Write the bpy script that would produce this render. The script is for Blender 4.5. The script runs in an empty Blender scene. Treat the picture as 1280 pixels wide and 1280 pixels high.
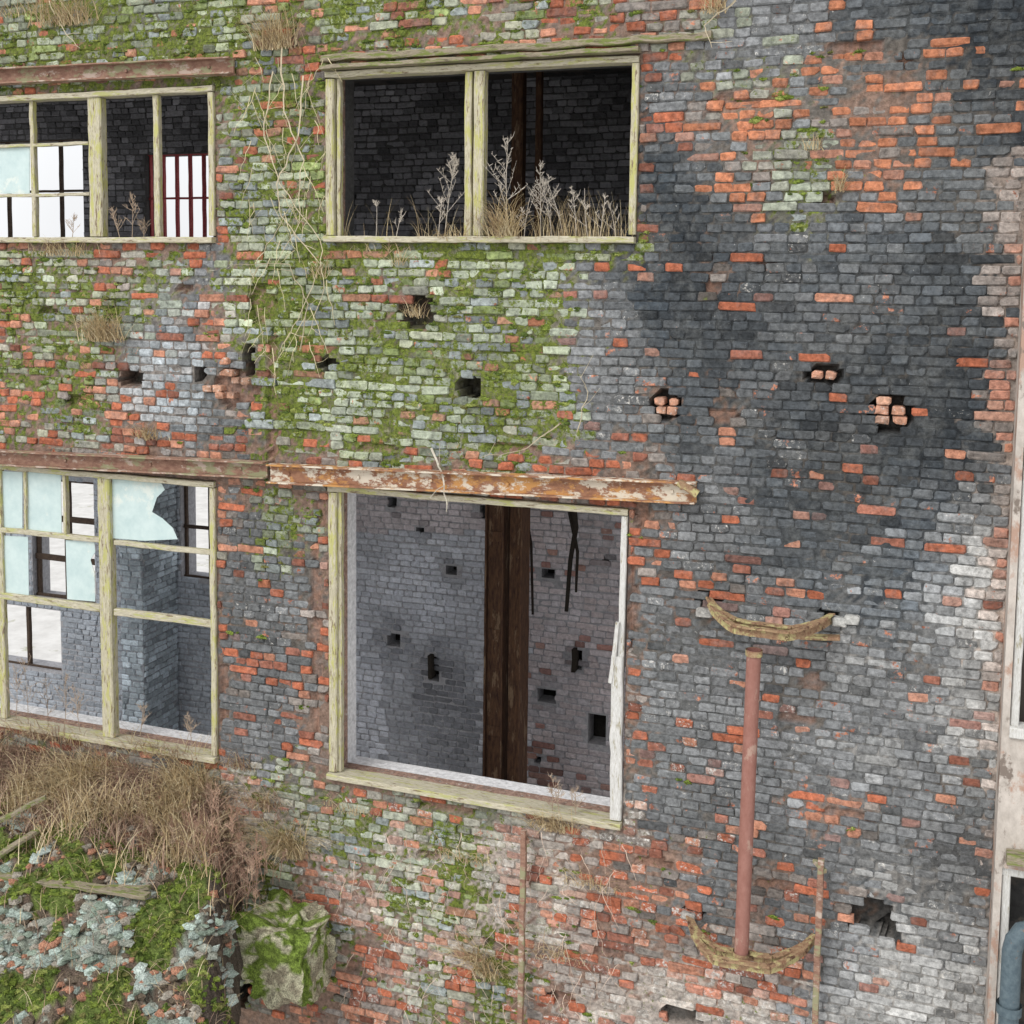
import bpy, math, random, bmesh
import numpy as np
from mathutils import Vector, Matrix, noise
random.seed(7)
R=random.random
def U(a,b): return random.uniform(a,b)
# ---------------- photogrammetric survey of the facade ----------------
F=1480.0; CX=640.0; CY=480.0
X=np.array([4090,-180,F]); X/=np.linalg.norm(X)
Z=np.array([190,16520,F]); Z/=np.linalg.norm(Z); Z-=X*Z.dot(X); Z/=np.linalg.norm(Z)
Y=np.cross(Z,X)
CAM=np.array([0,-8.07,9.0])
def S(px,py,y=0.0):
    r=np.array([(px-CX)/F,-(py-CY)/F,-1.0]); w=np.array([r.dot(X),r.dot(Y),r.dot(Z)])
    t=(y-CAM[1])/w[1]; p=CAM+w*t
    return float(p[0]),float(p[2])
def P(px,py,y=0.0):
    x,z=S(px,py,y); return Vector((x,y,z))
def D(x,z,y=0.0):
    d=np.array([x,y,z])-CAM; c=X*d[0]+Y*d[1]+Z*d[2]
    return CX+F*c[0]/-c[2], CY-F*c[1]/-c[2]
def rect(l,t,r,b,y=0.0):
    mx=(l+r)/2; my=(t+b)/2
    return (S(l,my,y)[0],S(r,my,y)[0],S(mx,b,y)[1],S(mx,t,y)[1])
# ---------------- helpers ----------------
scene=bpy.context.scene
def link(o,parent=None):
    scene.collection.objects.link(o)
    if parent: o.parent=parent
    return o
def empty(name,loc=(0,0,0)):
    o=bpy.data.objects.new(name,None); return link(o)
class MB:
    def __init__(s): s.v=[];s.f=[];s.c=[];s.m=[]
    def add(s,vs,fs,col,msk=(0,0,0)):
        b=len(s.v); s.v.extend(vs); s.f.extend([tuple(i+b for i in f) for f in fs])
        s.c.extend([col]*len(vs)); s.m.extend([msk]*len(vs))
    def obj(s,name,mat,parent=None,smooth=False):
        me=bpy.data.meshes.new(name); me.from_pydata([tuple(v) for v in s.v],[],s.f)
        a=me.attributes.new("Col","FLOAT_COLOR","POINT")
        a.data.foreach_set("color",np.array([(c[0],c[1],c[2],1) for c in s.c],dtype=np.float32).ravel())
        a=me.attributes.new("Msk","FLOAT_COLOR","POINT")
        a.data.foreach_set("color",np.array([(c[0],c[1],c[2],1) for c in s.m],dtype=np.float32).ravel())
        if smooth: me.polygons.foreach_set("use_smooth",[True]*len(me.polygons))
        me.materials.append(mat); me.update()
        return link(bpy.data.objects.new(name,me),parent)
def mix(a,b,t): return tuple(a[i]*(1-t)+b[i]*t for i in range(3))
def sc(a,k): return tuple(x*k for x in a)
# ---------------- materials ----------------
def newmat(name,rough=0.9):
    m=bpy.data.materials.new(name); m.use_nodes=True; nt=m.node_tree
    b=nt.nodes["Principled BSDF"]; b.inputs["Roughness"].default_value=rough
    b.inputs["Specular IOR Level"].default_value=0.2
    return m,nt,b
def nz(nt,scale,detail=4,rough=.6,vec=None,stretch=None,off=0):
    n=nt.nodes.new("ShaderNodeTexNoise"); n.inputs["Scale"].default_value=scale
    n.inputs["Detail"].default_value=detail; n.inputs["Roughness"].default_value=rough
    g=nt.nodes.new("ShaderNodeNewGeometry"); mp=nt.nodes.new("ShaderNodeMapping")
    nt.links.new(g.outputs["Position"],mp.inputs["Vector"])
    if stretch: mp.inputs["Scale"].default_value=stretch
    mp.inputs["Location"].default_value=(off,off*1.7,off*.3)
    nt.links.new(mp.outputs[0],n.inputs["Vector"])
    return n.outputs["Fac"]
def ramp(nt,src,lo,hi,a=0,b=1):
    r=nt.nodes.new("ShaderNodeMapRange"); r.inputs[1].default_value=lo; r.inputs[2].default_value=hi
    r.inputs[3].default_value=a; r.inputs[4].default_value=b
    nt.links.new(src,r.inputs[0]); return r.outputs[0]
def mth(nt,op,a,b):
    m=nt.nodes.new("ShaderNodeMath"); m.operation=op; m.use_clamp=False
    for i,v in enumerate((a,b)):
        if isinstance(v,(int,float)): m.inputs[i].default_value=v
        else: nt.links.new(v,m.inputs[i])
    return m.outputs[0]
def cmix(nt,f,a,b,mode='MIX'):
    m=nt.nodes.new("ShaderNodeMix"); m.data_type='RGBA'; m.blend_type=mode
    for s,v in ((m.inputs[0],f),(m.inputs[6],a),(m.inputs[7],b)):
        if isinstance(v,(int,float)): s.default_value=v
        elif isinstance(v,tuple): s.default_value=(v[0],v[1],v[2],1)
        else: nt.links.new(v,s)
    return m.outputs[2]
def bump(nt,b,h,st=.5,dist=.01):
    n=nt.nodes.new("ShaderNodeBump"); n.inputs["Strength"].default_value=st; n.inputs["Distance"].default_value=dist
    nt.links.new(h,n.inputs["Height"]); nt.links.new(n.outputs[0],b.inputs["Normal"])
def attr(nt,name):
    a=nt.nodes.new("ShaderNodeAttribute"); a.attribute_name=name; return a
def brickmat(name,grime=True):
    m,nt,b=newmat(name,.92)
    c=attr(nt,"Col").outputs["Color"]; k=attr(nt,"Msk")
    sp=nt.nodes.new("ShaderNodeSeparateColor"); nt.links.new(k.outputs["Color"],sp.inputs[0])
    n1=nz(nt,26,4,.7); n3=nz(nt,34,4,.8,off=21)
    v=nt.nodes.new("ShaderNodeCombineColor")
    vv=ramp(nt,n1,.3,.7,.50,1.42) if grime else ramp(nt,n1,.3,.7,.72,1.22)
    for i in range(3): nt.links.new(vv,v.inputs[i])
    if grime:
        n2=nz(nt,13,5,.75,off=9)
        red=cmix(nt,ramp(nt,n1,.35,.65),(.36,.115,.06),(.50,.235,.155))
        t=ramp(nt,mth(nt,'SUBTRACT',mth(nt,'ADD',sp.outputs[0],n2),1.0),-.01,.04)
        c=cmix(nt,t,c,red)
        t=ramp(nt,nz(nt,7,5,.75,off=77),.48,.64,0,.42)
        c=cmix(nt,t,c,(.14,.145,.142))
    t=ramp(nt,mth(nt,'SUBTRACT',mth(nt,'ADD',sp.outputs[2],n3),1.0),-.03,.07)
    c=cmix(nt,t,c,(.56,.545,.51))
    c=cmix(nt,1.0,c,v.outputs[0],'MULTIPLY')
    if grime:
        n5=nz(nt,18,5,.8,off=40)
        t=ramp(nt,mth(nt,'SUBTRACT',mth(nt,'ADD',sp.outputs[1],n5),1.0),-.01,.05)
        moss=cmix(nt,ramp(nt,n3,.35,.65),(.045,.062,.015),(.20,.245,.045))
        c=cmix(nt,t,c,moss)
    nt.links.new(c,b.inputs["Base Color"])
    bump(nt,b,n1,.85,.018)
    return m
MBRICK=brickmat("weathered_brick"); MINB=brickmat("whitewashed_brick",False)
def colmat(name,rough=.9,var=(.7,1.3),scale=40,bst=.4,bd=.005,stretch=None):
    m,nt,b=newmat(name,rough); c=attr(nt,"Col").outputs["Color"]
    n=nz(nt,scale,3,.65,stretch=stretch); v=nt.nodes.new("ShaderNodeCombineColor"); r=ramp(nt,n,.3,.7,*var)
    for i in range(3): nt.links.new(r,v.inputs[i])
    nt.links.new(cmix(nt,1.0,c,v.outputs[0],'MULTIPLY'),b.inputs["Base Color"])
    bump(nt,b,n,bst,bd); return m
MVEG=colmat("dry_vegetation",.95,(.8,1.2),60,.1)
MMOSS=colmat("moss_mat",1.0,(.35,1.6),90,1.0,.012)
def patchmat(name,cols,scale=8,rough=.85,stretch=None,bst=.5,bd=.006,th=(.42,.5,.58)):
    m,nt,b=newmat(name,rough)
    n0=nz(nt,scale*4,6,.7,stretch=stretch,off=2)
    c=cmix(nt,ramp(nt,n0,.35,.65),cols[0],cols[1])
    for i,cc in enumerate(cols[2:]):
        n=nz(nt,scale*(1+.7*i),6,.72,stretch=stretch,off=11+7*i)
        c=cmix(nt,ramp(nt,n,th[min(i,2)],th[min(i,2)]+.06),c,cc)
    nt.links.new(c,b.inputs["Base Color"]); bump(nt,b,n0,bst,bd); return m
MWOOD=patchmat("weathered_timber",[(.36,.33,.23),(.58,.54,.41),(.45,.44,.17),(.20,.15,.10)],5,.85,(6,6,1),th=(.51,.56,.6))
MWOODH=patchmat("weathered_timber_rail",[(.36,.33,.24),(.58,.54,.42),(.42,.42,.18),(.20,.15,.10)],5,.85,(1,6,6),th=(.53,.57,.6))
MPLANK=patchmat("mossy_plank",[(.20,.17,.12),(.36,.31,.23),(.17,.20,.06),(.12,.10,.07)],6,.9,(1,6,6),th=(.5,.57))
MWHITE=patchmat("flaked_white_timber",[(.46,.45,.42),(.68,.68,.66),(.32,.29,.20)],6,.8,(6,6,1),th=(.57,))
MRUST=patchmat("rust_flaked_steel",[(.20,.095,.06),(.34,.18,.11),(.48,.25,.09),(.62,.56,.46)],3.5,.8,(1,1.8,1.8),th=(.49,.50),bst=.3,bd=.004)
MRUST2=patchmat("rust_dark_steel",[(.19,.10,.075),(.34,.21,.15),(.28,.27,.16),(.46,.37,.31)],4,.8,(1,2,2),th=(.52,.54),bst=.3,bd=.004)
MRUST3=patchmat("rust_column_steel",[(.05,.028,.022),(.14,.075,.042),(.22,.15,.095)],4,.85,(3,3,.6),th=(.57,))
MPIPE=patchmat("brown_pipe_paint",[(.26,.12,.095),(.32,.16,.13),(.39,.26,.21)],7,.6,(1,1,.5),th=(.56,),bst=.2)
MBRKT=patchmat("lichen_rust_steel",[(.22,.12,.075),(.38,.27,.16),(.46,.41,.20),(.11,.06,.04)],8,.85,th=(.52,.56))
MCONC=patchmat("stained_plaster",[(.40,.36,.32),(.56,.51,.46),(.40,.27,.21),(.20,.165,.14)],3.5,.9,(1,1,.6),th=(.50,.56),bd=.012)
MGLASS=patchmat("dirty_glass_pane",[(.46,.58,.58),(.56,.67,.66),(.64,.70,.66)],2,.25,th=(.55,),bst=.02)
MDARK=patchmat("gloom_plaster",[(.03,.03,.03),(.06,.06,.06),(.09,.08,.07)],2)  # near-black colour darkens the upper room, standing in for its shade
MINT=patchmat("whitewash_plaster",[(.68,.68,.69),(.78,.78,.79),(.44,.40,.38)],2,th=(.62,))
MFLOOR=patchmat("debris_floor",[(.28,.26,.24),(.42,.39,.36),(.18,.17,.15),(.58,.56,.53)],3,th=(.56,.56))
MGROUND=patchmat("ground_mat",[(.50,.49,.47),(.62,.61,.59),(.30,.30,.20)],.5,th=(.62,))
MREDF=patchmat("red_painted_steel",[(.30,.05,.06),(.42,.10,.10)],8)
MBLUE=patchmat("blue_grey_painted_steel",[(.07,.10,.12),(.12,.16,.18),(.2,.13,.09)],8,.5,th=(.6,))
MDKWOOD=patchmat("dark_timber",[(.05,.035,.028),(.10,.07,.05)],8)
# ---------------- facade layout ----------------
XL=S(-230,600)[0]; XR=S(1264,600)[0]; ZB=2.9; ZT=11.3
UL=rect(-190,113,270,304); UM=rect(408,79,798,304); LM=rect(412,620,783,1003); LL=rect(-190,588,272,926)
UL=(UL[0],UL[1],S(135,304)[1],S(135,113)[1]); LL=(UL[0],LL[1],S(135,928)[1],S(135,590)[1])
OPEN=[UL,UM,LM,LL]
MAP=["TMSMTSMMRMMSMMSRMRMRRRTGGGDDDKKK","MMSMMMMSMRMRMRRMRRRRRTGGGOROOODD","MMMMMMMSMM"+"R"*10+"GOTTTOORROKO",
"RRRRRRRSMM"+"R"*10+"GRRRRORRROOD","RRRRRRRSSM"+"R"*10+"DGORTTOROOOK","RRRRRRRSSM"+"R"*10+"KDORTSORODOO","RRRRRRRSSM"+"R"*10+"KKOOTSOGOOOD",
"RRRRRRRMSM"+"M"*10+"OKDGDGDDDDOD","MSMRSSGSMMMSSMSSSSGDKDRDGDDGDDDG","MSRMSWRSMMSSRSSMSSOGKDDDGDGODDDG","RMMSWWRSMMSSMMSSMSOGKDDDDGGDDODR",
"MRMRWWOOSMSMMSSMMSGGODDDGODDDDDR","RMMRWWORMMSSSMSMMSGGRDRGDDDODDKR","MRSRRWOOMMSSMSSMMSGOODOODDGDDDKO","RRRRRRRRRRRMSRSMRRRRRDGDGOODDKGO",
"RRRRRRRRSR"+"R"*10+"OGGDDDOODKGL","RRRRRRRGMS"+"R"*10+"RGGGDDDDKGLL","RRRRRRRGSO"+"R"*10+"GGGDDDODKGLO","RRRRRRRGGO"+"R"*10+"GROGGDGKDGLL",
"RRRRRRROGR"+"R"*10+"GGOGGGGDGGLG","RRRRRRRGOO"+"R"*10+"OGGGGGLGOGLL","RRRRRRROGR"+"R"*10+"GGGGOOGGGGLO","RRRRRRRGGR"+"R"*10+"GGGGGOGGGLLL",
"TTRRRRRGGR"+"R"*10+"OGGGGGGLGGLL","TTTTTOSEST"+"R"*9+"O"+"GOGGOGGGGOOG","TTTTTTTEETSSSTTTEEEEGGOGGRROGGGL","TTTTTTTTSESSESMEERRRRROOOGGGGGGL",
"TTTTTTTTMRERSEMERERRRRGRRGGLLGGL","TTTTTTTTMRRESSMEEERRRGORGORDGLOO","TTTTTTTTRRSRREEMRERRRRRRROGLLGGG","TTTTTTTTRMRRESRMERRREERRRGGLLLLR","TTTTTTTTRRRRRSRMRREEEEEEEGLLLLLR"]
for i,r in enumerate(MAP): assert len(r)==32,(i,len(r))
# long-term soot and whitewash zones on the facade (survey centre, spread, strength)
STAIN=[(1110,430,140,130,-.45),(1000,600,120,90,-.40),(850,320,60,80,-.42),(1225,40,110,90,-.50),(900,440,90,90,-.25),(1180,540,70,70,-.35),(1200,280,70,80,-.2),
(1215,740,50,110,.38),(1165,930,60,60,.15),(1010,930,60,60,.12),(1180,1230,80,40,.35),(850,820,60,120,-.15),(1185,1080,60,45,-.40),(1010,1010,60,30,.2),(860,700,60,70,-.2),
(330,780,70,150,-.20),(600,1090,180,40,.10),(480,1160,120,60,.05),(880,1245,120,25,.15),(220,480,50,60,.05),(1080,110,110,50,.1),(1090,1150,40,30,.15),(930,930,60,120,-.15),(820,170,30,90,-.3),(330,640,60,50,-.1),(1060,850,80,60,-.1)]
def stain(px,py):
    s=1; dx=noise.noise(Vector((px*.012,py*.012,2)))*38; dy=noise.noise(Vector((px*.012,py*.012,7)))*38
    for a,b,c,d,k in STAIN: s*=1+k*math.exp(-((px+dx-a)/c)**2*.7-((py+dy-b)/d)**2*.7)
    return s
def kindp(px,py,j=15):
    px+=random.gauss(0,j); py+=random.gauss(0,j)
    if px>1240 and py>200: return 'C'
    return MAP[int(min(31,max(0,py//40)))][int(min(31,max(0,px//40)))]
def kind(x,z,j=14): return kindp(*D(x,z),j)
RED=(.44,.145,.08)
def reds():
    r=R()
    if r<.5: return sc(RED,U(.7,1.2))
    if r<.80: return sc((.52,.245,.16),U(.75,1.15))
    return sc((.27,.11,.075),U(.7,1.2))
def clus(x,z,o=0): return min(1,max(0,.5+.95*noise.noise(Vector((x*2.3+o,z*2.6,o)))))
PR=dict(K=.04,D=.055,G=.08,L=.06,O=.25,R=.56,M=.27,S=.15,T=.10,E=.34,W=.14,C=.30)
BASE={'K':(.072,.087,.102),'D':(.118,.132,.145),'G':(.215,.222,.228),'L':(.385,.385,.375),'O':(.18,.19,.195),'R':(.29,.255,.23),
       'M':(.34,.38,.25),'S':(.40,.445,.345),'T':(.31,.335,.265),'E':(.44,.395,.35),'W':(.32,.35,.37),'C':(.44,.385,.35)}
def brickcol(x,z):
    px,py=D(x,z)
    k=kindp(px,py); q=.38*clus(x,z)+.62*R()
    p=PR[k]; st=stain(px,py)
    if px>860 and py<290 and k in 'OR': p+=.12
    th=.5+(p-.5)*.8
    isred=q<th if p>.11 else (R()<p*(.4+1.2*clus(x,z,50)))
    mz=.12*(clus(x*1.1,z*1.1,70)-.5)
    moss=dict(M=.47,S=.39,T=.36,E=.36,R=.30,O=.22).get(k,.0)
    if moss>.25: moss+=mz*1.3
    if k in 'MST' and R()<.25: moss+=.10
    peel=U(.15,.44) if k in 'OGRMSTWC' else U(.1,.34); lime=U(.1,.34)
    if isred:
        c=reds()
        if px>860 and py<290: c=sc((.52,.21,.115),U(.65,1.15))
        if k in'E': c=mix(c,(.52,.42,.36),U(.1,.7)); lime=.44
        if k in'MS': c=mix(c,(.26,.20,.12),U(0,.5))
        if k=='C': c=mix(c,(.55,.38,.31),.4)
        if k in 'KDGLO' and R()<.4: c=mix(c,BASE[k],U(.2,.6))
        if py>850 and 420<px<1000: lime=U(.3,.47)
        c=sc(c,.65+.35*st)
        return c,(0,moss,lime if k not in'KD' else .2),k
    ks=[k]+[kindp(px,py,28) for _ in range(3)]
    ks=[q if (q in 'KDGLO')==(k in 'KDGLO') else k for q in ks]
    b=tuple(sum(BASE[q][i] for q in ks)/4 for i in range(3))
    if k in 'M' and R()<.25: b=(.22,.27,.11)
    if k in 'SM' and R()<.25: b=(.29,.325,.315)
    g=U(.74,1.22)*(.76+.44*clus(x*.45,z*.35,9))*st
    if R()<.06: g*=1.35
    if R()<.07: g*=.6
    if k=='E': lime=.46
    if k in 'GL': lime=U(.12,.43)
    if st>1.2: lime+=.04
    return sc(b,g),(peel,moss,lime),k
HOLES=[(1114,516,.13,.14,.10),(1030,468,.12,.07,.09),(830,508,.10,.11,.10),(520,390,.15,.12,.16),(586,484,.09,.09,.22),(1085,1145,.16,.13,.13),(1112,1168,.07,.07,.22),
(310,450,.05,.13,.2),(250,466,.05,.06,.2),(165,472,.11,.07,.16),(410,455,.08,.05,.14),(885,748,.10,.05,.12),(296,485,.20,.16,.05),(1035,772,.07,.06,.1),
(340,500,.05,.6,.03),(395,800,.04,.9,.02),(870,1140,.08,.04,.1),(1030,250,.05,.05,.06),(325,380,.13,.16,.06),(300,1215,.10,.40,.25),(850,1270,.15,.06,.1),(700,1250,.13,.05,.07),
(470,560,.2,.03,.03),(900,520,.13,.05,.03),(1060,1020,.2,.04,.02),(620,1180,.12,.04,.05),(540,1070,.1,.04,.05),(90,500,.1,.05,.06),(60,390,.1,.04,.05),(230,360,.07,.04,.05),(960,330,.06,.03,.025),(890,360,.06,.06,.02),
(800,640,.05,.12,.03),(790,760,.03,.3,.03),(400,640,.05,.14,.03),(1070,60,.2,.05,.03),(1130,75,.05,.05,.03),(930,125,.3,.035,.02),(640,560,.25,.02,.03),(280,870,.04,.3,.03),(1015,852,.1,.06,.02),(995,897,.12,.03,.02),
(560,1010,.3,.03,.04),(820,1080,.15,.04,.03),(980,1110,.2,.05,.03),(450,1210,.15,.05,.04),(760,1190,.12,.06,.04)]
HW=[(S(a,b)+(c,d,e)) for a,b,c,d,e in HOLES]
def hole(x,z):
    m=0
    for hx,hz,w,h,d in HW:
        if abs(x-hx)<w*1.6 and abs(z-hz)<h*1.6:
            q=((x-hx)/w)**2+((z-hz)/h)**2+ .5*noise.noise(Vector((x*12,z*12,3)))
            if q<1: m=max(m,d)
    return m
CH=.067
def addbrick(mb,x0,x1,z0,z1,y,col,msk,j=.0035,back=.04):
    w=x1-x0;h=z1-z0; cx=(x0+x1)/2; cz=(z0+z1)/2
    c=[U(.003,.016) for _ in range(4)]
    if R()<.18: c[random.randrange(4)]=U(.015,.034)
    o=[(x0+c[0],z0),(x1-c[1],z0),(x1,z0+c[1]*.8),(x1,z1-c[2]*.8),(x1-c[2],z1),(x0+c[3],z1),(x0,z1-c[3]*.8),(x0,z0+c[0]*.8)]
    o=[(a+U(-j,j),b+U(-j,j)) for a,b in o]
    a=U(-.025,.025)
    o=[(cx+(p-cx)-(q-cz)*a, cz+(q-cz)+(p-cx)*a) for p,q in o]
    ins=U(.004,.011); ty=U(-.05,.05); tz=U(-.12,.12)
    vs=[(p,y+back,q) for p,q in o]+[(p,y+.007,q) for p,q in o]
    vs+=[(cx+(p-cx)*(1-2*ins/w),y+(p-cx)*ty+(q-cz)*tz+U(-.0018,.0018),cz+(q-cz)*(1-2*ins/h)) for p,q in o]
    fs=[]
    for i in range(8):
        k=(i+1)%8
        fs.append((i,k,8+k,8+i)); fs.append((8+i,8+k,16+k,16+i))
    fs.append(tuple(range(16,24)))
    mb.add(vs,fs,col,msk)
def courses(mb,x0,x1,z0,z1,openings,colf,y0,moss=None,skip=None,depthj=.005):
    k=0;z=z0
    while z<z1:
        st=(k%5==3)
        x=x0-U(0,.2)
        dzs=U(-.003,.003)
        while x<x1:
            w0=.235 if (st and R()<.7) or R()<.05 else .116
            w=w0*U(.82,1.14)
            a,b=max(x,x0),min(x+w,x1); x+=w+U(.004,.012)
            if b-a<.03: continue
            zo=.026*noise.noise(Vector((a*.6,z*.7,5)))+dzs+.006*noise.noise(Vector((a*3,z*3,5)))
            za,zb=z+zo,z+zo+CH-.008+U(-.005,.003)
            segs=[(a,b)]
            for ox0,ox1,oz0,oz1 in openings:
                if zb>oz0+.01 and za<oz1-.01:
                    n=[]
                    for s,e in segs:
                        if e<=ox0 or s>=ox1: n.append((s,e)); continue
                        if s<ox0: n.append((s,ox0-U(0,.016)))
                        if e>ox1: n.append((ox1+U(0,.016),e))
                    segs=n
            for s,e in segs:
                if e-s<.03: continue
                cx=(s+e)/2; cz=(za+zb)/2
                if skip and skip(cx,cz)>.015: continue
                c,m,kd=colf(cx,cz)
                if kd in 'MERST' and R()<.03: continue
                if kd in 'DGO' and R()<.006: continue
                yy=y0+U(-depthj,depthj)+.010*noise.noise(Vector((cx*1.3,cz*1.3,1)))
                if kd in 'EMRST': yy+=U(-.011,.013)
                addbrick(mb,s,e,za,zb,yy,c,m,j=.0065 if kd in 'MERST' else .004)
                if moss is not None: moss(cx,cz,e-s,zb,yy,kd)
        z+=CH;k+=1
building=empty("brick_building")
def ico(n):
    bm=bmesh.new(); bmesh.ops.create_icosphere(bm,subdivisions=n,radius=1); bm.verts.ensure_lookup_table()
    r=[v.co.copy() for v in bm.verts],[tuple(v.index for v in f.verts) for f in bm.faces]; bm.free(); return r
ICO,ICF=ico(1); ICO4,ICF4=ico(5)
def blob(mb,p,s,col,j=.35,tpl=None):
    V,Fc=(ICO,ICF) if tpl is None else tpl
    mb.add([(p[0]+v.x*s[0]*U(1-j,1+j),p[1]+v.y*s[1]*U(1-j,1+j),p[2]+v.z*s[2]*U(1-j,1+j)) for v in V],Fc,col)
def mosscol():
    return random.choice([(.15,.20,.035),(.20,.26,.05),(.09,.13,.03),(.26,.30,.08),(.15,.15,.05),(.11,.16,.03)])
def fuzz(mb,p,r,n,col,L=.012):
    """moss cushion: many tiny spiky leaf faces"""
    vs=[];fs=[]
    for _ in range(n):
        d=Vector((U(-1,1),U(-1,.2),U(-.5,1))).normalized(); b=Vector(p)+Vector((d.x*r[0]*R(),d.y*r[1],d.z*r[2]*R()))
        s=Vector((U(-1,1),U(-1,1),U(-1,1))).normalized()*L*.35; k=len(vs)
        vs+=[b-s,b+s,b+d*L*U(.6,1.5)]; fs.append((k,k+1,k+2))
    mb.add(vs,fs,col)
mossb=MB()
def wallmoss(cx,cz,w,zb,y,kd):
    p={'M':.65,'S':.36,'T':.18,'E':.12,'R':.06,'O':.01}.get(kd,0)
    if R()<p*(.1+1.8*clus(cx*1.3,cz*1.1,4)):
        for _ in range(random.choice([1,2,3])):
            s=U(.008,.022); q=(cx+U(-w/2,w/2),y+U(-.004,.006),zb+U(-.018,.014)); r=(s*U(1,2.4),s*.7,s*U(.5,1.0)); c=mosscol()
            blob(mossb,q,r,c,.45); fuzz(mossb,q,(r[0]*1.2,r[1],r[2]*1.2),14,sc(c,1.2))
wb=MB()
courses(wb,XL,XR,ZB,ZT,OPEN,brickcol,-.008,wallmoss,hole)
wb.obj("facade_bricks",MBRICK,building)
mossb.obj("moss",MMOSS,None)
MC={'K':(.045,.052,.060),'D':(.078,.085,.09),'G':(.14,.142,.142),'L':(.27,.26,.245),'O':(.14,.125,.11),'R':(.23,.155,.12),'M':(.13,.13,.06),
    'S':(.19,.185,.12),'T':(.16,.155,.115),'E':(.37,.32,.28),'W':(.19,.17,.155),'C':(.34,.28,.24)}
g=.03; nx=int((XR-XL)/g)+1; nzv=int((ZT-ZB)/g)+1
xs=np.linspace(XL,XR,nx+1); zs=np.linspace(ZB,ZT,nzv+1)
for o in OPEN:
    for a in o[:2]: xs[np.abs(xs-a).argmin()]=a
    for a in o[2:]: zs[np.abs(zs-a).argmin()]=a
core=MB(); vs=[];cs=[];ms=[]
for z in zs:
    for x in xs:
        d=hole(x,z); px,py=D(x,z); k=kindp(px,py,16)
        y=.001+.008*noise.noise(Vector((x*9,z*9,0)))+d
        c=sc(MC[k],U(.8,1.2)*stain(px,py))
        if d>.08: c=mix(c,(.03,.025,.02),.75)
        elif d>.01: c=mix(c,(.31,.17,.12),.5)
        vs.append((x,y,z)); cs.append(c); ms.append((.1,dict(M=.56,S=.53,T=.46,E=.42,R=.38,O=.2).get(k,0) if d<.08 else 0,.34 if k in'ELG' and d<.05 else .1))
fs=[]
for j in range(len(zs)-1):
    zc=(zs[j]+zs[j+1])/2
    for i in range(len(xs)-1):
        xc=(xs[i]+xs[i+1])/2
        if any(o[0]<xc<o[1] and o[2]<zc<o[3] for o in OPEN): continue
        a=j*len(xs)+i; fs.append((a,a+1,a+1+len(xs),a+len(xs)))
core.v=vs;core.f=fs;core.c=cs;core.m=ms
core.obj("facade_mortar",MBRICK,building)
def box(mb,x0,x1,y0,y1,z0,z1,col=(.3,.3,.3),msk=(0,0,0)):
    v=[(x0,y0,z0),(x1,y0,z0),(x1,y1,z0),(x0,y1,z0),(x0,y0,z1),(x1,y0,z1),(x1,y1,z1),(x0,y1,z1)]
    mb.add(v,[(0,1,5,4),(1,2,6,5),(2,3,7,6),(3,0,4,7),(4,5,6,7),(3,2,1,0)],col,msk)
def slabholes(mb,x0,x1,z0,z1,y0,y1,holes,col,msk=(0,0,0),zsplit=None,col2=None):
    X_=sorted({x0,x1,*[h[0] for h in holes],*[h[1] for h in holes]}); X_=[x for x in X_ if x0<=x<=x1]
    Z_=sorted({z0,z1,*[h[2] for h in holes],*[h[3] for h in holes]}|({zsplit} if zsplit else set())); Z_=[z for z in Z_ if z0<=z<=z1]
    for i in range(len(X_)-1):
        for j in range(len(Z_)-1):
            xc=(X_[i]+X_[i+1])/2; zc=(Z_[j]+Z_[j+1])/2
            if any(h[0]<xc<h[1] and h[2]<zc<h[3] for h in holes): continue
            cc=col2 if (zsplit and zc>zsplit) else col
            box(mb,X_[i],X_[i+1],y0,y1,Z_[j],Z_[j+1],cc,msk)
ZS=S(400,470)[1]
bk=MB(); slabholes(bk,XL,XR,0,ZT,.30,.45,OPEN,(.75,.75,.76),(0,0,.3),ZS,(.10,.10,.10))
bk.obj("wall_inner_face",MINB,building)
bk=MB()
for o in OPEN:
    x0,x1,z0,z1=o; c=(.34,.22,.17)
    q=[(x0,z0),(x1,z0),(x1,z1),(x0,z1)]
    for i in range(4):
        a,b=q[i],q[(i+1)%4]
        bk.add([(a[0],-.004,a[1]),(b[0],-.004,b[1]),(b[0],.30,b[1]),(a[0],.30,a[1])],[(0,1,2,3)],c,(.2,.35,.4))
box(bk,XL,XR,.002,.30,0,ZB,(.3,.2,.15))
box(bk,XL,XR,-.01,.45,ZT,ZT+.05,(.3,.3,.3))
bk.obj("wall_reveals",MBRICK,building)
# ---------------- interior ----------------
YB=3.4
UH=[rect(182,192,266,302,YB),rect(-60,176,104,302,YB)]
LH=[rect(226,598,290,725,YB),rect(40,600,118,750,YB),rect(-60,755,76,830,YB)]
XI0=-13.0; XI1=XR-.02
ZF=S(600,1010,YB)[1]-.1; ZC=S(600,40)[1]+.25
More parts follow.
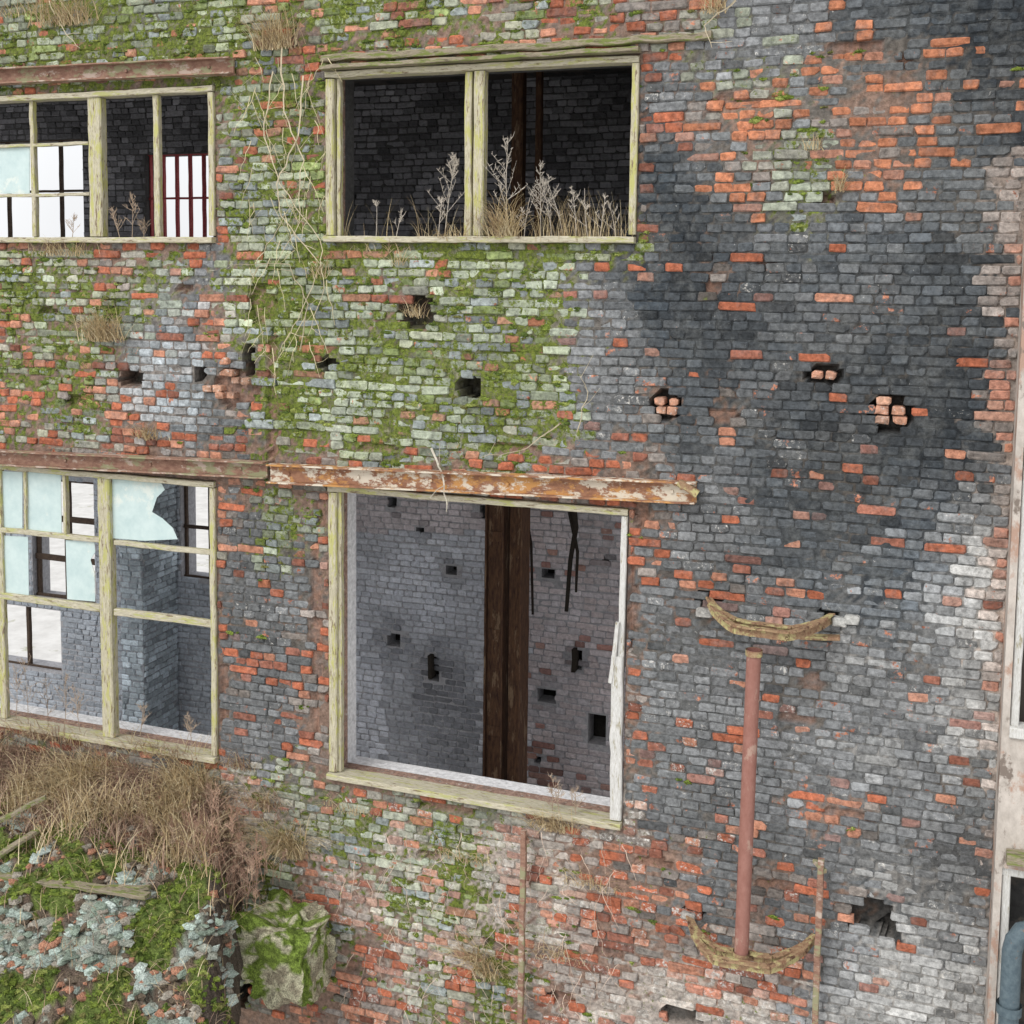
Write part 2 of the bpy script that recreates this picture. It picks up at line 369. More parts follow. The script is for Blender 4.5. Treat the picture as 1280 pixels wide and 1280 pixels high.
# broken beam sockets in the rear wall: half width, half height, soot halo
SP=[S(a,b,YB)+(w,h,r) for a,b,w,h,r in [(492,800,.10,.09,.42),(542,836,.08,.17,.40),(525,665,.06,.06,.14),(564,713,.08,.06,.18),(683,870,.13,.09,.16),(746,912,.12,.20,.15),(685,717,.09,.06,.14),
   (722,825,.06,.13,.16),(490,628,.07,.07,.14),(525,970,.07,.06,.10),(604,640,.05,.10,.12),(672,950,.05,.05,.1),(757,700,.05,.05,.12)]]
SOCK=[(a-w*.8,a+w*.8,b-h*.8,b+h*.8) for a,b,w,h,r in SP]
def incol(x,z):
    px,py=D(x,z,YB)
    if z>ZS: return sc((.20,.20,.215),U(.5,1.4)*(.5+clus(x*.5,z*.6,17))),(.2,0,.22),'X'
    c=mix((.74,.77,.84),(.60,.63,.70),R())
    if px>655: c=mix(c,(.70,.57,.55),.35+.35*R())
    if py<665 and 655>px>400: c=mix(c,(.72,.58,.56),.5)
    if 650<px<695 and 925<py<985 and R()<.8: c=mix(sc(reds(),.7),c,.2)
    if px>655 and R()<.05: c=mix(sc(reds(),.9),c,.3)
    f=1
    for sx_,sz_,w,h,r in SP:
        d=math.hypot(x-sx_,(z-sz_)*.75)+.05*noise.noise(Vector((x*6,z*6,1)))
        if d<r: f=min(f,.22+.78*max(0,d/r))
    f*=.68+.44*clus(x*.6,z*.22,31)
    if 480<px<600 and py>820: f*=1-.45*min(1,(py-820)/60)
    if px<300: c=mix(c,(.30,.36,.41),.5)
    return sc(c,min(1,f*U(.82,1.08))),(.30,0,.34),'X'
ib=MB()
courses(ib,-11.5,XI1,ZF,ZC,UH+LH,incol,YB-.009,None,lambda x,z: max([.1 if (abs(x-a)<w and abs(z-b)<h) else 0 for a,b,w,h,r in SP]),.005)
ib.obj("interior_bricks",MINB,building)
it=MB()
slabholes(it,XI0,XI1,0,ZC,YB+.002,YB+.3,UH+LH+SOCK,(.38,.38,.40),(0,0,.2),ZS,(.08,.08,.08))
for h in SOCK: box(it,h[0]-.01,h[1]+.01,YB+.22,YB+.28,h[2]-.01,h[3]+.01,(.02,.018,.016))  # near-black backing paints the shaded depth of each socket
it.obj("interior_wall",MINB,building)
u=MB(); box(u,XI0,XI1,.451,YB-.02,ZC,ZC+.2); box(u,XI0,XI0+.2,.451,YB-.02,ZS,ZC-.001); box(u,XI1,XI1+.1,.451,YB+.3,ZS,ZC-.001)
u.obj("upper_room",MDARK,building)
u=MB(); box(u,XI0,XI1,.451,YB-.02,ZS-.1,ZS+.1)
u.obj("lower_ceiling",MINT,building)
u=MB(); box(u,XI0,XI1+4,.451,YB-.02,ZF-.2,ZF); u.obj("interior_floor",MFLOOR,building)
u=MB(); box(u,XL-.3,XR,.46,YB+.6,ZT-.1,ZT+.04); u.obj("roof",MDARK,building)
# ---------------- bars / timber ----------------
def bar(mb,p0,p1,w,d,segs=None,j=.002,up=None,col=(.4,.4,.4)):
    p0=Vector(p0);p1=Vector(p1); L=(p1-p0).length; t=(p1-p0).normalized()
    fr=Vector((0,1,0)) if up is None else Vector(up)
    s=t.cross(fr).normalized(); fr=s.cross(t).normalized()
    n=segs or max(2,int(L/.12)); c=min(w,d)*.12
    prof=[(-w/2+c,-d/2),(w/2-c,-d/2),(w/2,-d/2+c),(w/2,d/2-c),(w/2-c,d/2),(-w/2+c,d/2),(-w/2,d/2-c),(-w/2,-d/2+c)]
    vs=[]
    for i in range(n+1):
        q=p0.lerp(p1,i/n); e=U(-j,j);e2=U(-j,j)
        for a,b in prof: vs.append(q+s*(a+e+U(-j,j)*.5)+fr*(b+e2+U(-j,j)*.5))
    fs=[tuple(range(7,-1,-1)),tuple(n*8+i for i in range(8))]
    for i in range(n):
        for k in range(8):
            m=(k+1)%8; fs.append((i*8+k,i*8+m,i*8+8+m,i*8+8+k))
    mb.add(vs,fs,col)
def frame(name,o,verts,hors,white_right=False):
    x0,x1,z0,z1=o; e=empty(name); e.parent=building
    v=MB();h=MB()
    bar(v,(x0+.042,.03,z0+.06),(x0+.038,.03,z1-.06),.07,.12,j=.003)
    if not white_right: bar(v,(x1-.030,.03,z0+.06),(x1-.027,.03,z1-.06),.05,.12,j=.003)
    bar(h,(x0+.004,.03,z1-.028),(x1-.004,.03,z1-.030),.046,.13,j=.003)
    bar(h,(x0+.004,.02,z0+.028),(x1-.004,.02,z0+.024),.046,.17,j=.003)
    for x,a,b,w in verts: bar(v,(x,.028,a),(x+U(-.006,.006),.028,b),w,.09 if w>.07 else .05,j=.003)
    for z,a,b,w in hors: bar(h,(a,.025,z),(b,.025,z+U(-.006,.006)),w,.045,j=.003)
    v.obj("posts",MWOOD,e); h.obj("rails",MWOODH,e)
    if white_right:
        q=MB(); bar(q,(x1-.03,.02,z1-.06),(x1-.04,.02,(z0+z1)/2),.045,.08); bar(q,(x1-.065,.0,(z0+z1)/2+.1),(x1-.05,.0,z0+.06),.085,.07,j=.005)
        bar(q,(x1-.06,-.03,(z0+z1)/2+.35),(x1-.10,-.03,(z0+z1)/2-.1),.03,.03,j=.004); q.obj("flaked_stile",MWHITE,e)
    return e
def sx(px,py=600): return S(px,py)[0]
def sz(px,py): return S(px,py)[1]
i=.055
z0,z1=UM[2]+i,UM[3]-i
frame("window_frame",UM,[(sx(585,190),z0,z1,.055),(sx(599,190),z0,z1,.08),(sx(423,190),z0,z1,.03)],[])
z0,z1=LM[2]+i,LM[3]-i
frame("window_frame",LM,[(sx(424,800),z0,z1,.03)],[],True)
z0,z1=UL[2]+i,UL[3]-i
zt=sz(60,181); zm=sz(60,244)
f=frame("window_frame",UL,[(sx(119,200),z0,z1,.13),(sx(40,200),z0,z1,.04),(sx(195,200),z0,z1,.055),(sx(-60,200),z0,z1,.06)],[(zt,UL[0]+.09,sx(110,200),.026),(zm,UL[0]+.09,sx(110,200),.026)])
z0,z1=LL[2]+i,LL[3]-i
za=sz(200,683); zb=sz(200,771)
f2=frame("window_frame",LL,[(sx(133,760),z0,z1,.12),(sx(30,620),za+.02,z1,.028),(sx(80,620),za+.02,z1,.028),(sx(0,760),z0,z1,.07),(sx(-100,760),z0,z1,.05)],
 [(za,LL[0]+.09,sx(124,680),.045),(za-.01,sx(142,680),LL[1]-.07,.042),(zb,LL[0]+.09,sx(124,760),.06),(zb-.01,sx(142,760),LL[1]-.07,.06)])
def pane(pts,y=.03,parent=None):
    mb=MB(); v=[P(a,b,y) for a,b in pts]; n=len(v)
    v2=[p+Vector((0,.004,0)) for p in v]
    mb.add(v+v2,[tuple(range(n)),tuple(range(2*n-1,n-1,-1))]+[(k,(k+1)%n,n+(k+1)%n,n+k) for k in range(n)],(.5,.6,.6))
    mb.obj("glass_pane",MGLASS,parent)
pane([(-20,588),(28,590),(28,664),(-20,660)],parent=f2); pane([(33,590),(76,592),(77,667),(33,665)],parent=f2)
pane([(-20,668),(35,671),(36,744),(-20,740)],parent=f2)
pane([(82,675),(118,678),(119,690),(113,700),(118,716),(119,752),(84,749)],parent=f2)
pane([(130,598),(200,601),(206,612),(196,622),(190,640),(203,648),(216,660),(222,674),(180,676),(131,672)],parent=f2)
pane([(-20,186),(37,184),(37,242),(-20,242)],parent=f)
def channel(name,p0,p1,h,mat,y=-.07):
    e=MB(); p0=Vector(p0);p1=Vector(p1)
    dz=Vector((0,0,h/2))
    bar(e,p0+Vector((0,y+.03,0)),p1+Vector((0,y+.03,0)),h*.86,.02,j=.0012)
    bar(e,p0+dz+Vector((0,y+.006,-.006)),p1+dz+Vector((0,y+.006,-.006)),.012,.10,j=.0015)
    bar(e,p0-dz+Vector((0,y+.006,.006)),p1-dz+Vector((0,y+.006,.006)),.012,.10,j=.0015)
    t=(p1-p0)
    for k in range(6):
        c=p0+t*(.05+.18*k)+Vector((0,y+.014,0)); bar(e,c+Vector((0,.004,.0)),c+Vector((0,-.008,0)),.022,.022,up=(0,0,1),segs=1,j=0)
    e.obj(name,mat,building)
channel("steel_lintel",P(342,590),P(872,614),.15,MRUST)
channel("steel_lintel",P(-220,560),P(338,586),.13,MRUST2)
channel("steel_lintel",P(-220,108),P(296,84),.13,MRUST2)
e=MB(); bar(e,P(404,86,-.05),P(800,62,-.05),.03,.12,j=.004); bar(e,P(404,74,-.03),P(890,45,-.03),.05,.07,j=.008); e.obj("timber_lintel",MPLANK,building)
e=MB(); bar(e,P(848,602,-.11),P(872,618,-.1),.05,.05,j=.006); e.obj("lintel_end_plate",MBRKT,building)
e=MB()
yc=2.3
a0=S(609,800,yc)[0]; a1=S(654,800,yc)[0]; am=(a0+a1)/2
bar(e,((a0+am)/2,yc,ZF),((a0+am)/2,yc,ZS-.12),am-a0-.012,.02,j=.002)
bar(e,((a1+am)/2+.01,yc+.03,ZF),((a1+am)/2+.01,yc+.03,ZS-.12),(a1-am)*.8,.02,j=.002)
for xa in (a0,am-.01,a1-.01): bar(e,(xa,yc+.05,ZF),(xa,yc+.05,ZS-.12),.016,.24)
for k in range(4):
    z=ZF+.5+k*.95; bar(e,(a0+.01,yc-.018,z),(am-.02,yc-.018,z),.10,.012)
xu=S(648,200,yc)[0]; bar(e,(xu,yc,ZS+.12),(xu,yc,ZC),.11,.12); bar(e,(xu+.13,yc+.2,ZS+.12),(xu+.13,yc+.2,ZC),.06,.06)
e.obj("steel_column",MRUST3,building)
def strand(mb,pts,r0,r1,col,n=3):
    pts=[Vector(p) for p in pts]; vs=[];fs=[]
    m=len(pts)
    for i,p in enumerate(pts):
        t=(pts[min(i+1,m-1)]-pts[max(i-1,0)]).normalized()
        s=t.cross(Vector((.3,1,.2))).normalized(); q=t.cross(s)
        r=r0+(r1-r0)*i/(m-1)
        for k in range(n):
            a=2*math.pi*k/n; vs.append(p+s*math.cos(a)*r+q*math.sin(a)*r)
    for i in range(m-1):
        for k in range(n):
            l=(k+1)%n; fs.append((i*n+k,i*n+l,i*n+n+l,i*n+n+k))
    mb.add(vs,fs,col)
e=MB()
strand(e,[P(716,626,3),P(720,660,3),P(713,700,3),P(708,764,3)],.034,.022,(.03,.025,.02),6)
strand(e,[P(712,640,3),P(722,690,3),P(720,740,3)],.022,.014,(.03,.025,.02),6)
strand(e,[P(655,628,3),P(664,680,3),P(666,768,3)],.016,.014,(.04,.03,.025),6)
for px,py in ((543,832),(722,824)):   # stub ends of cut beams in sockets
    bar(e,P(px-3,py-14,3.38),P(px-3,py+14,3.38),.04,.14,col=(.03,.025,.02),j=.006)
e.obj("hanging_cable",MVEG,building)
def grille(name,h,nv,nh,mat,w=.05):
    e=MB()
    for k in range(nv+1):
        x=h[0]+(h[1]-h[0])*k/nv; bar(e,(x,YB+.1,h[2]),(x,YB+.1,h[3]),w,.05)
    for k in range(nh+1):
        z=h[2]+(h[3]-h[2])*k/nh; bar(e,(h[0],YB+.07,z),(h[1],YB+.07,z),w*.8,.03)
    e.obj(name,mat,building)
grille("rear_window_frame",UH[0],5,2,MREDF,.03); grille("rear_window_frame",UH[1],5,2,MDKWOOD,.035)
grille("rear_window_frame",LH[0],2,2,MDKWOOD); grille("rear_window_frame",LH[1],2,3,MDKWOOD,.09); grille("rear_window_frame",LH[2],3,1,MDKWOOD)
pb=MB(); yp=2.75
p0,p1=S(150,700,yp)[0],S(222,700,YB)[0]
pcol=lambda x,z:(sc((.52,.60,.66),U(.6,1.25)*(.7+.5*clus(x,z,3))),(.3,0,.38),'X')
courses(pb,p0,p1,ZF,ZS-.1,[],pcol,yp-.01)
sb=MB(); courses(sb,yp+.005,YB-.02,ZF,ZS-.1,[],pcol,0.0)
n0=len(pb.v); pb.v+= [(p1+.012-v[1],v[0],v[2]) for v in sb.v]; pb.f+=[tuple(i_+n0 for i_ in reversed(ff)) for ff in sb.f]; pb.c+=sb.c; pb.m+=sb.m
pb.obj("pier_bricks",MINB,building)
q=MB(); box(q,p0,p1,yp,YB-.03,ZF,ZS-.11,(.3,.32,.35),(.3,0,.4)); q.obj("brick_pier",MINB,building)
jk=MB()
for _ in range(160):
    x=U(-11,-5.5); y=U(.7,3); s=U(.03,.13); k=random.choice([(.05,.04,.035),(.3,.28,.26),(.25,.1,.07),(.6,.6,.58)])
    blob(jk,(x,y,ZF+s*.4),(s,s,s*.6),k,.3)
for _ in range(16):
    x=U(-10,-6); y=U(.8,2.6); a=U(0,3.1); L=U(.4,1.1); bar(jk,(x,y,ZF+U(.05,.3)),(x+L*math.cos(a),y+L*math.sin(a)*.5,ZF+U(.05,.5)),.08,.03,col=random.choice([(.1,.08,.06),(.3,.27,.2),(.7,.7,.67)]))
jk.obj("floor_rubble",MVEG,building)
# ---------------- pipe and brackets ----------------
pipe=empty("rusty_drain_pipe")
yp=-.33
pt=P(943,812,yp); pbm=P(926,1196,yp); pt.x=(pt.x+pbm.x)/2+.012; pbm.x=pt.x-.024
e=MB(); strand(e,[pbm,pbm.lerp(pt,.33),pbm.lerp(pt,.66),pt],.048,.048,(.3,.1,.1),20); e.obj("pipe",MPIPE,pipe,True)
e=MB()
for q,zz in ((pt,-.02),(pbm,.02)):
    strand(e,[q+Vector((0,0,zz-.02)),q+Vector((0,0,zz+.02))],.056,.056,(.3,.1,.1),20)
e.obj("pipe_collar",MBRKT,pipe,True)
def bow(l,r,zc,out,nm,pw=.5):
    for off in (0,.13):
        e=MB(); pts=[]
        for k in range(15):
            t=k/14; x=l[0]+(r[0]-l[0])*t; zz=l[1]+(r[1]-l[1])*t
            s=min(1,math.sin(math.pi*t)*1.25)**pw
            pts.append(Vector((x,-out*s+off*s,zz-zc*s)))
        for a,b in zip(pts[:-1],pts[1:]): bar(e,a,b,.065,.014,segs=1,j=.002,up=(0,1,0)); bar(e,a+Vector((0,-.02,.03)),b+Vector((0,-.02,.03)),.012,.05,segs=1,j=.002,up=(0,1,0))
        e.obj(nm,MBRKT,pipe)
bow(S(887,752),S(1040,772),.05,.40,"upper_bracket",.75)
bow(S(862,1148),S(1018,1172),.05,.40,"lower_bracket",.7)
e=MB()
for a,b in ((1050,776),(1066,774)): addbrick(e,S(a,b)[0]-.05,S(a,b)[0]+.045,S(a,b)[1]-.03,S(a,b)[1]+.03,-.05,(.42,.42,.40),(.2,0,.4),back=.06)
addbrick(e,S(882,765)[0]-.06,S(882,765)[0]+.05,S(882,765)[1]-.03,S(882,765)[1]+.03,-.04,(.36,.35,.33),(.2,0,.4),back=.06)
addbrick(e,S(861,1143)[0]-.05,S(861,1143)[0]+.05,S(861,1143)[1]-.025,S(861,1143)[1]+.025,-.04,(.38,.36,.33),(.2,0,.4),back=.06)
e.obj("anchor_block",MBRICK,pipe)
e=MB(); bar(e,P(1000,796,-.06),P(1050,797,-.04),.025,.08); e.obj("anchor_strap",MBRKT,pipe)
for a,b,n in (((655,1038),(650,1300),"steel_pole"),((1026,1074),(1018,1300),"steel_pole")):
    e=MB(); A=P(*a,-.12);B=P(*b,-.12); bar(e,A,B,.042,.042,j=.003); bar(e,A+Vector((.03,0,-.08)),A+Vector((-.05,.12,-.08)),.03,.03,up=(0,0,1)); e.obj(n,MRUST2)
lo_=MB()
def loose(px,py,n,w=.10):
    for k in range(n):
        x,z=S(px,py); row=k//2; dx=U(-.015,.015)
        addbrick(lo_,x-w+(k%2)*w+.004+U(0,.012)+dx,x+(k%2)*w-.004+dx,z+row*.062,z+row*.062+.055,-.02+U(-.03,.03),mix(reds(),(.56,.38,.27),.5),(0,0,.40),back=.12)
loose(1113,530,5); loose(1032,474,2,.08); loose(832,518,4,.08)
for x_,z_ in [(283,498),(268,490),(300,480),(283,470),(278,455)]: loose(x_,z_,2,.09)
lo_.obj("loose_bricks",MBRICK,building)
# ---------------- projecting bay at right ----------------
xb=XR
e=MB(); wx=S(1268,700,-.3)[0]
bh=[]
for (t,b) in ((540,900),(1060,1300)):
    bh.append((wx+.02,xb+2.2,sz(1262,b),sz(1262,t)))
slabholes(e,xb,xb+3.0,0,ZT,-.3,.2,bh,(.4,.35,.3)); e.obj("projecting_bay",MCONC,building)
e=MB(); box(e,xb+.05,xb+2.9,.0,.02,.5,ZT-.1); e.obj("bay_glass",MDARK,building)
e=MB()
for h in bh:
    for k in range(6):
        x=h[0]+.03+k*.42; bar(e,(x,-.24,h[2]+.04),(x,-.24,h[3]-.04),.05,.07)
    bar(e,(h[0],-.24,h[3]-.03),(h[1],-.24,h[3]-.03),.06,.08); bar(e,(h[0],-.26,h[2]+.03),(h[1],-.26,h[2]+.03),.07,.14)
e.obj("bay_window_frame",MWHITE,building)
e=MB(); bar(e,(xb+.06,-.36,sz(1262,1040)),(xb+2.6,-.36,sz(1262,1040)),.07,.12,j=.006); e.obj("bay_ledge",MPLANK,building)
e=MB(); q=P(1266,1170,-.42); strand(e,[q+Vector((0,0,-2.2)),q+Vector((0,0,-.1)),q+Vector((.015,.01,-.03)),q+Vector((.05,.03,.02)),q+Vector((.12,.08,.03)),q+Vector((.35,.10,.03))],.06,.06,(.1,.1,.1),16)
strand(e,[q+Vector((0,0,-.5)),q+Vector((0,0,-.44))],.075,.075,(.1,.1,.1),16); e.obj("vent_pipe",MBLUE,None,True)
# ---------------- vegetation ----------------
STRAW=[(.60,.48,.28),(.52,.40,.23),(.68,.58,.38),(.40,.30,.19)]
BROWN=[(.34,.22,.16),(.41,.28,.21),(.25,.16,.12),(.46,.35,.26)]
def blade(mb,p,az,lean,L,w,col,droop=.6):
    d=Vector((math.cos(az)*lean,math.sin(az)*lean,1)).normalized(); s=Vector((-math.sin(az),math.cos(az),0))
    s=(s+Vector((U(-.5,.5),U(-.5,.5),0))).normalized()
    q=Vector(p); vs=[]
    n=4
    for i in range(n+1):
        ww=w*(1-i/n*.8); vs+= [q-s*ww,q+s*ww]
        q=q+d*(L/n); d=(d+Vector((math.cos(az)*.15,math.sin(az)*.15,-droop/n*(.4+i*.5)))).normalized()
    mb.add(vs,[(2*i,2*i+1,2*i+3,2*i+2) for i in range(n)],col)
def tuft(mb,p,n,L,spread,cols,out=True,droop=1.0,w=.0036):
    for _ in range(n):
        az=U(math.pi,2*math.pi) if out else U(0,2*math.pi)
        blade(mb,Vector(p)+Vector((random.gauss(0,spread*.6),U(-.03,.01),U(-.02,.02))),az,U(.1,1.1),L*U(.4,1.3),w*U(.6,1.2),random.choice(cols),droop)
tg=MB()
for px,py,n,L,sp_ in [(130,425,320,.34,.14),(345,60,300,.34,.14),(1050,238,50,.16,.04),(1015,186,30,.12,.06),(185,548,100,.17,.1),(630,298,240,.34,.08),(75,318,130,.18,.25),
   (362,1070,420,.48,.12),(690,1036,190,.26,.15),(85,30,200,.34,.25),(700,1200,60,.25,.2),(610,1220,130,.42,.1),(560,300,70,.17,.18),(500,330,30,.16,.05),(740,1110,60,.25,.2),(520,395,60,.16,.08),
   (60,925,240,.3,.5),(200,945,240,.3,.4),(330,1010,140,.32,.15),(470,315,30,.12,.2),(590,1200,60,.3,.1),(20,20,60,.2,.3),(400,345,40,.2,.1),(895,15,60,.2,.08),(580,1075,60,.2,.2),(300,960,80,.25,.1),(440,1015,60,.16,.2)]:
    tuft(tg,P(px,py,-.03),n,L,sp_,STRAW if py<900 or px>330 else STRAW+BROWN,droop=1.3)
tg.obj("dry_grass_tufts",MVEG)
def weed(mb,p,H,col,br=14,side=.45,thin=1.0,wispy=False):
    p=Vector(p); lean=Vector((U(-.2,.2),U(-.12,.02),1)); cv=Vector((U(-.15,.15),0,0))
    def at(t): return p+lean*H*t+cv*H*t*t
    strand(mb,[at(k/6) for k in range(7)],.004*thin,.0014*thin,col)
    for k in range(br):
        t=U(.25,.97); b=at(t); L=H*side*(1.1-t)*U(.5,1.25)
        dr=Vector((U(-1,1),U(-.6,.4),U(.4,1.1))).normalized(); bend=Vector((U(-.25,.25),0,U(-.1,.35)))
        pts=[b,b+dr*L*.5,b+dr*L+bend*L*.5]
        strand(mb,pts,.0020*thin,.0010*thin,col)
        for m in range(6 if wispy else 4):
            tt=U(.25,1); bb=b+dr*L*tt+bend*L*.5*tt*tt; strand(mb,[bb,bb+Vector((U(-.5,.5),U(-.3,.3),U(.1,.9))).normalized()*U(.012,.04)],.0020*thin,.0010*thin,col)
w=MB(); PALE=(.56,.51,.44)
for px,py,H,br in [(556,296,.58,26),(548,296,.3,8),(636,296,.70,22),(676,300,.54,18),(690,302,.45,14),(655,300,.3,6),(720,300,.36,6),(770,302,.28,5),(495,298,.22,5),(735,300,.36,6),(600,300,.2,5),(705,300,.42,7),(750,300,.3,6),(470,298,.27,5)]:
    weed(w,P(px,py,-.02),H,sc(PALE,U(.8,1.15)),br=br,thin=1.1,wispy=True,side=.5)
for _ in range(260):
    px=random.gauss(725,30) if R()<.7 else U(430,790); p=P(min(px,790),302,-.02+U(-.05,.08)); blade(w,p,U(0,6.3),U(0,.35),U(.10,.40),.0022,sc(random.choice(STRAW),U(.7,1.0)),.3)
for px,py,H in [(150,300,.25),(165,300,.35),(90,300,.2),(180,302,.2),(700,1022,.3),(720,1026,.25),(690,1018,.2),(20,900,.5),(60,910,.45),(100,915,.4),(175,920,.3),(35,905,.6),(80,912,.5),(240,935,.3)]:
    weed(w,P(px,py,-.02),H,sc((.42,.33,.25),U(.8,1.3)),side=.6)
w.obj("dry_weeds",MVEG)
vn=MB()
def vine(pts,r=.007,col=(.52,.45,.32)):
    pp=[]
    for (a,b) in pts: pp.append(P(a,b,-.05-U(0,.05)))
    out=[]
    for a,b in zip(pp[:-1],pp[1:]):
        for k in range(5): out.append(a.lerp(b,k/5)+Vector((U(-.012,.012),U(-.012,.012),U(-.01,.01))))
    out.append(pp[-1]); strand(vn,out,r,r*.35,col)
    for q in out[3::3]:
        L=U(.06,.2); d=Vector((U(-1,1),U(-.6,0),U(-.3,1))).normalized(); strand(vn,[q,q+d*L*.5,q+d*L+Vector((0,0,U(-.04,.04)))],r*.4,r*.2,col)
vine([(380,95),(372,170),(345,230),(352,270),(400,330),(372,400),(350,440)])
vine([(350,60),(356,140),(378,200),(374,280),(345,330)])
vine([(375,440),(385,380),(360,330),(300,330)],.006)
vine([(340,90),(330,170),(350,230),(400,300),(405,360),(385,420)],.006)
vine([(700,530),(660,560),(600,572)],.006); vine([(540,560),(555,600),(558,640)],.010,(.52,.48,.40))
vine([(320,330),(345,290),(372,240)],.005); vine([(60,0),(80,40),(100,60)],.006); vine([(920,0),(880,30),(890,60)],.006)
vine([(720,540),(735,490),(725,470)],.005)
for _ in range(60):
    a,b=U(310,410),U(70,440); vine([(a,b),(a+U(-25,25),b+U(20,60))],.0035,sc((.50,.44,.28),U(.7,1.3)))
for _ in range(110):
    a,b=U(430,780),U(1040,1270); vine([(a,b),(a+U(-30,30),b+U(15,50))],.0028,sc((.56,.44,.35),U(.6,1.3)))
vn.obj("climbing_vine",MVEG)
# ---------------- collapsed annex roof heap ----------------
zw=sz(150,985); fx,fz=S(300,1300,-1.7)
xe=S(300,1010)[0]
hp=MB(); NX,NY=150,90
def heap(u,v):
    y=-2.8*v; t=min(1,2.8*v/1.7)
    xr=xe+(fx-xe)*t+.16*noise.noise(Vector((y*4,1,1))); xl=XL-1.5
    x=xl+(xr-xl)*u
    z=zw+(fz-zw)*(2.8*v/1.7)*.9
    z+=.13*noise.noise(Vector((x*1.5,y*1.5,0)))+.09*noise.noise(Vector((x*5,y*5,0)))+.04*noise.noise(Vector((x*14,y*14,0)))
    z+=.12*math.exp(-v*8)
    if u>.95: z-=((u-.95)/.05)**2*.7
    return x,y-.0,z
def zone(x,y): return .7*noise.noise(Vector((x*2.2,y*2.4,8)))+.35*noise.noise(Vector((x*6,y*6,3)))
vs=[];cs=[]
for j in range(NY+1):
    for i_ in range(NX+1):
        x,y,z=heap(i_/NX,j/NY); vs.append((x,y,z)); n=zone(x,y)
        c=(.12,.16,.04) if n>.03 else ((.14,.105,.08) if n>-.1 else (.26,.29,.24))
        if y>-.55: c=(.22,.16,.11)
        if i_/NX>.955: c=(.10,.08,.065)
        cs.append(sc(c,U(.5,1.4)))
hp.v=vs;hp.c=cs;hp.m=[(0,0,0)]*len(vs)
hp.f=[(j*(NX+1)+i_,j*(NX+1)+i_+1,(j+1)*(NX+1)+i_+1,(j+1)*(NX+1)+i_) for j in range(NY) for i_ in range(NX)]
hp.obj("collapsed_annex_roof",MMOSS,None)
rb=MB(); mo=MB(); LICH=[(.40,.48,.43),(.46,.53,.49),(.26,.32,.26),(.32,.34,.29)]
for _ in range(7000):
    u=1-(1-R())*.62; v=U(.14,.85); x,y,z=heap(min(u,.985),v); n=zone(x,y)
    if n>.02:
        if R()<.75:
            s=U(.008,.028); c=mosscol(); blob(mo,(x,y,z),(s*1.3,s*1.3,s*.7),c,.5); fuzz(mo,(x,y,z),(s*1.4,s*1.2,s),10,sc(c,1.3),.02)
    elif n<-.10 and R()<.6:
        s=U(.012,.055); blob(rb,(x,y,z),(s*U(.7,1.6),s*U(.7,1.6),s*U(.3,.7)),sc(random.choice(LICH),U(.7,1.15)),.5)
    elif R()<.5:
        s=U(.01,.05); blob(rb,(x,y,z),(s,s,s*.6),random.choice([(.40,.2,.13),(.14,.11,.08),(.34,.31,.26)]),.5)
mo.obj("heap_moss",MMOSS,None); rb.obj("lichen_rubble",MMOSS)
gr=MB()
for _ in range(18000):
    u=1-(1-R())*.75; v=abs(random.gauss(0,.10))+.003
    x,y,z=heap(min(u,.985),min(v,.9))
    n=noise.noise(Vector((x*1.7,y*2,2)))
    if n<-.3: continue
    n2=noise.noise(Vector((x*2.2,y*3,12)))
    blade(gr,(x,y,z),U(0,6.28),U(.1,1.0),U(.10,.36)*(1.15+.9*n2),.0044,sc(random.choice(STRAW if n2>-.05 else BROWN),U(.8,1.1)),1.1)
for _ in range(1200):
    u=1-(1-R())*.6; v=U(.2,.8); x,y,z=heap(min(u,.98),v); blade(gr,(x,y,z),U(0,6.28),U(.1,1.2),U(.06,.2),.003,random.choice(STRAW+BROWN),1.0)
gr.obj("dry_grass",MVEG)
bs=MB()
for _ in range(360):
    px=random.gauss(248,42); py=random.gauss(1075,36); p=P(px,py+25,-U(.15,.55))
    weed(bs,p,U(.12,.30),sc(random.choice(BROWN),U(.9,1.5)),br=8,side=.7,thin=.75)
bs.obj("dry_bush",MVEG)
for a,b,ya,yb_,w_ in [((-10,1106),(187,1134),-1.0,-1.0,.08),((30,1184),(105,1118),-1.3,-.95,.06),((0,1040),(60,1010),-.8,-.6,.05),((-10,1090),(55,1048),-.9,-.6,.07),((60,1122),(190,1124),-1.0,-.9,.04),((-20,1145),(60,1155),-1.2,-1.15,.05)]:
    e=MB(); bar(e,P(*a,ya)+Vector((0,-.02,.10)),P(*b,yb_)+Vector((0,-.02,.10)),w_,.03,up=(0,0,1),j=.006); e.obj("wooden_plank",MPLANK)
e=MB(); c0=P(358,1188,-.35); vs=[];cs=[]
for v in ICO4:
    n=1+.30*noise.noise(v*1.3+Vector((3,1,2)))+.22*noise.noise(v*3.1)+.12*abs(noise.noise(v*8))+.06*noise.noise(v*20)
    q=Vector((max(-.62,min(.62,v.x))*.44*n,max(-.7,min(.7,v.y))*.34*n,max(-.62,min(.66,v.z))*.42*n)); q.x+=q.z*.15
    vs.append(c0+q); k=noise.noise(v*2.2+Vector((1,5,0)))+v.z*.15+.45*noise.noise(v*9)+.2*noise.noise(v*24)
    cs.append(sc((.15,.21,.04),U(.6,1.4)) if k>.0 else sc((.46,.44,.31) if k>-.3 else (.27,.24,.17),U(.75,1.15)))
e.v=vs; e.f=ICF4; e.m=[(0,0,0)]*len(vs); e.c=cs
e.obj("mossy_masonry_block",MMOSS,None)
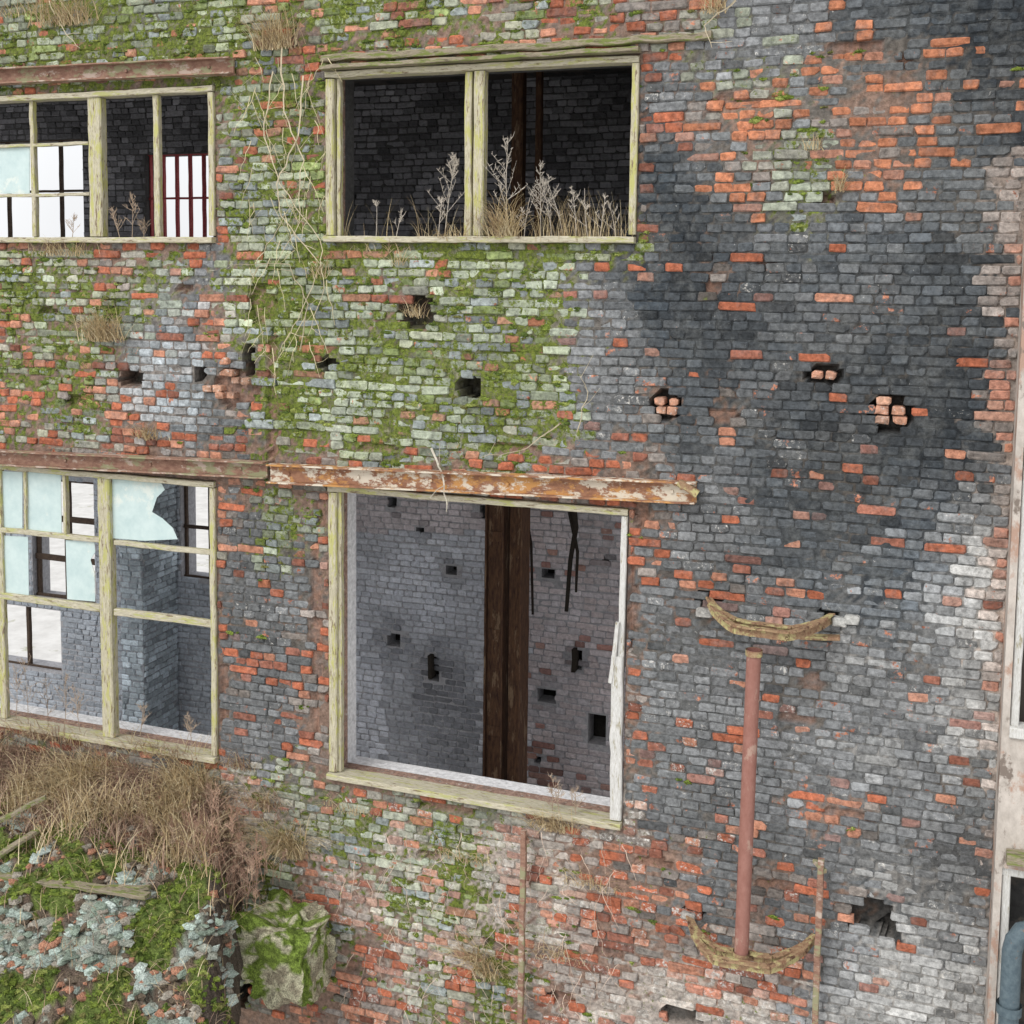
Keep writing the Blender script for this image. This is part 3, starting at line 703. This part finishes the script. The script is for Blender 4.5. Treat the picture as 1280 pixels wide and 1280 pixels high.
# ---------------- ground ----------------
e=MB(); e.add([(-400,-400,0),(400,-400,0),(400,400,0),(-400,400,0)],[(0,1,2,3)],(.4,.4,.4)); e.obj("ground",MGROUND)
# ---------------- light, world, camera ----------------
w=bpy.data.worlds.new("World"); scene.world=w; w.use_nodes=True; nt=w.node_tree
sk=nt.nodes.new("ShaderNodeTexSky"); sk.sky_type='NISHITA'; sk.sun_disc=False
sk.sun_elevation=math.radians(44); sk.sun_rotation=math.radians(200); sk.dust_density=6; sk.air_density=1.0
hs=nt.nodes.new("ShaderNodeHueSaturation"); hs.inputs["Saturation"].default_value=.35
nt.links.new(sk.outputs[0],hs.inputs["Color"])
cl=nt.nodes.new("ShaderNodeTexNoise"); cl.inputs["Scale"].default_value=2.0; cl.inputs["Detail"].default_value=3
tc=nt.nodes.new("ShaderNodeTexCoord"); nt.links.new(tc.outputs["Generated"],cl.inputs["Vector"])
mr=nt.nodes.new("ShaderNodeMapRange"); mr.inputs[1].default_value=.3; mr.inputs[2].default_value=.7; mr.inputs[3].default_value=.6; mr.inputs[4].default_value=.9
nt.links.new(cl.outputs["Fac"],mr.inputs[0])
o_=cmix(nt,mr.outputs[0],hs.outputs[0],(8.7,8.8,9.0))
nt.links.new(o_,nt.nodes["Background"].inputs[0])
nt.nodes["Background"].inputs[1].default_value=.15
sl=bpy.data.lights.new("sun","SUN"); sl.energy=1.4; sl.angle=math.radians(28); sl.color=(1,.975,.94)
so=link(bpy.data.objects.new("sun",sl))
d=Vector((.35,.85,-.88)); so.rotation_euler=d.to_track_quat('-Z','Y').to_euler()
cam=bpy.data.cameras.new("camera"); co=link(bpy.data.objects.new("camera",cam))
cam.sensor_width=36; cam.lens=36*F/1280; cam.shift_y=-(640-CY)/1280; cam.clip_end=2000
M=Matrix([list(X),list(Y),list(Z)]).to_4x4(); M.translation=Vector(CAM); co.matrix_world=M
scene.camera=co
scene.view_settings.view_transform='Standard'; scene.view_settings.look='None'; scene.view_settings.exposure=0
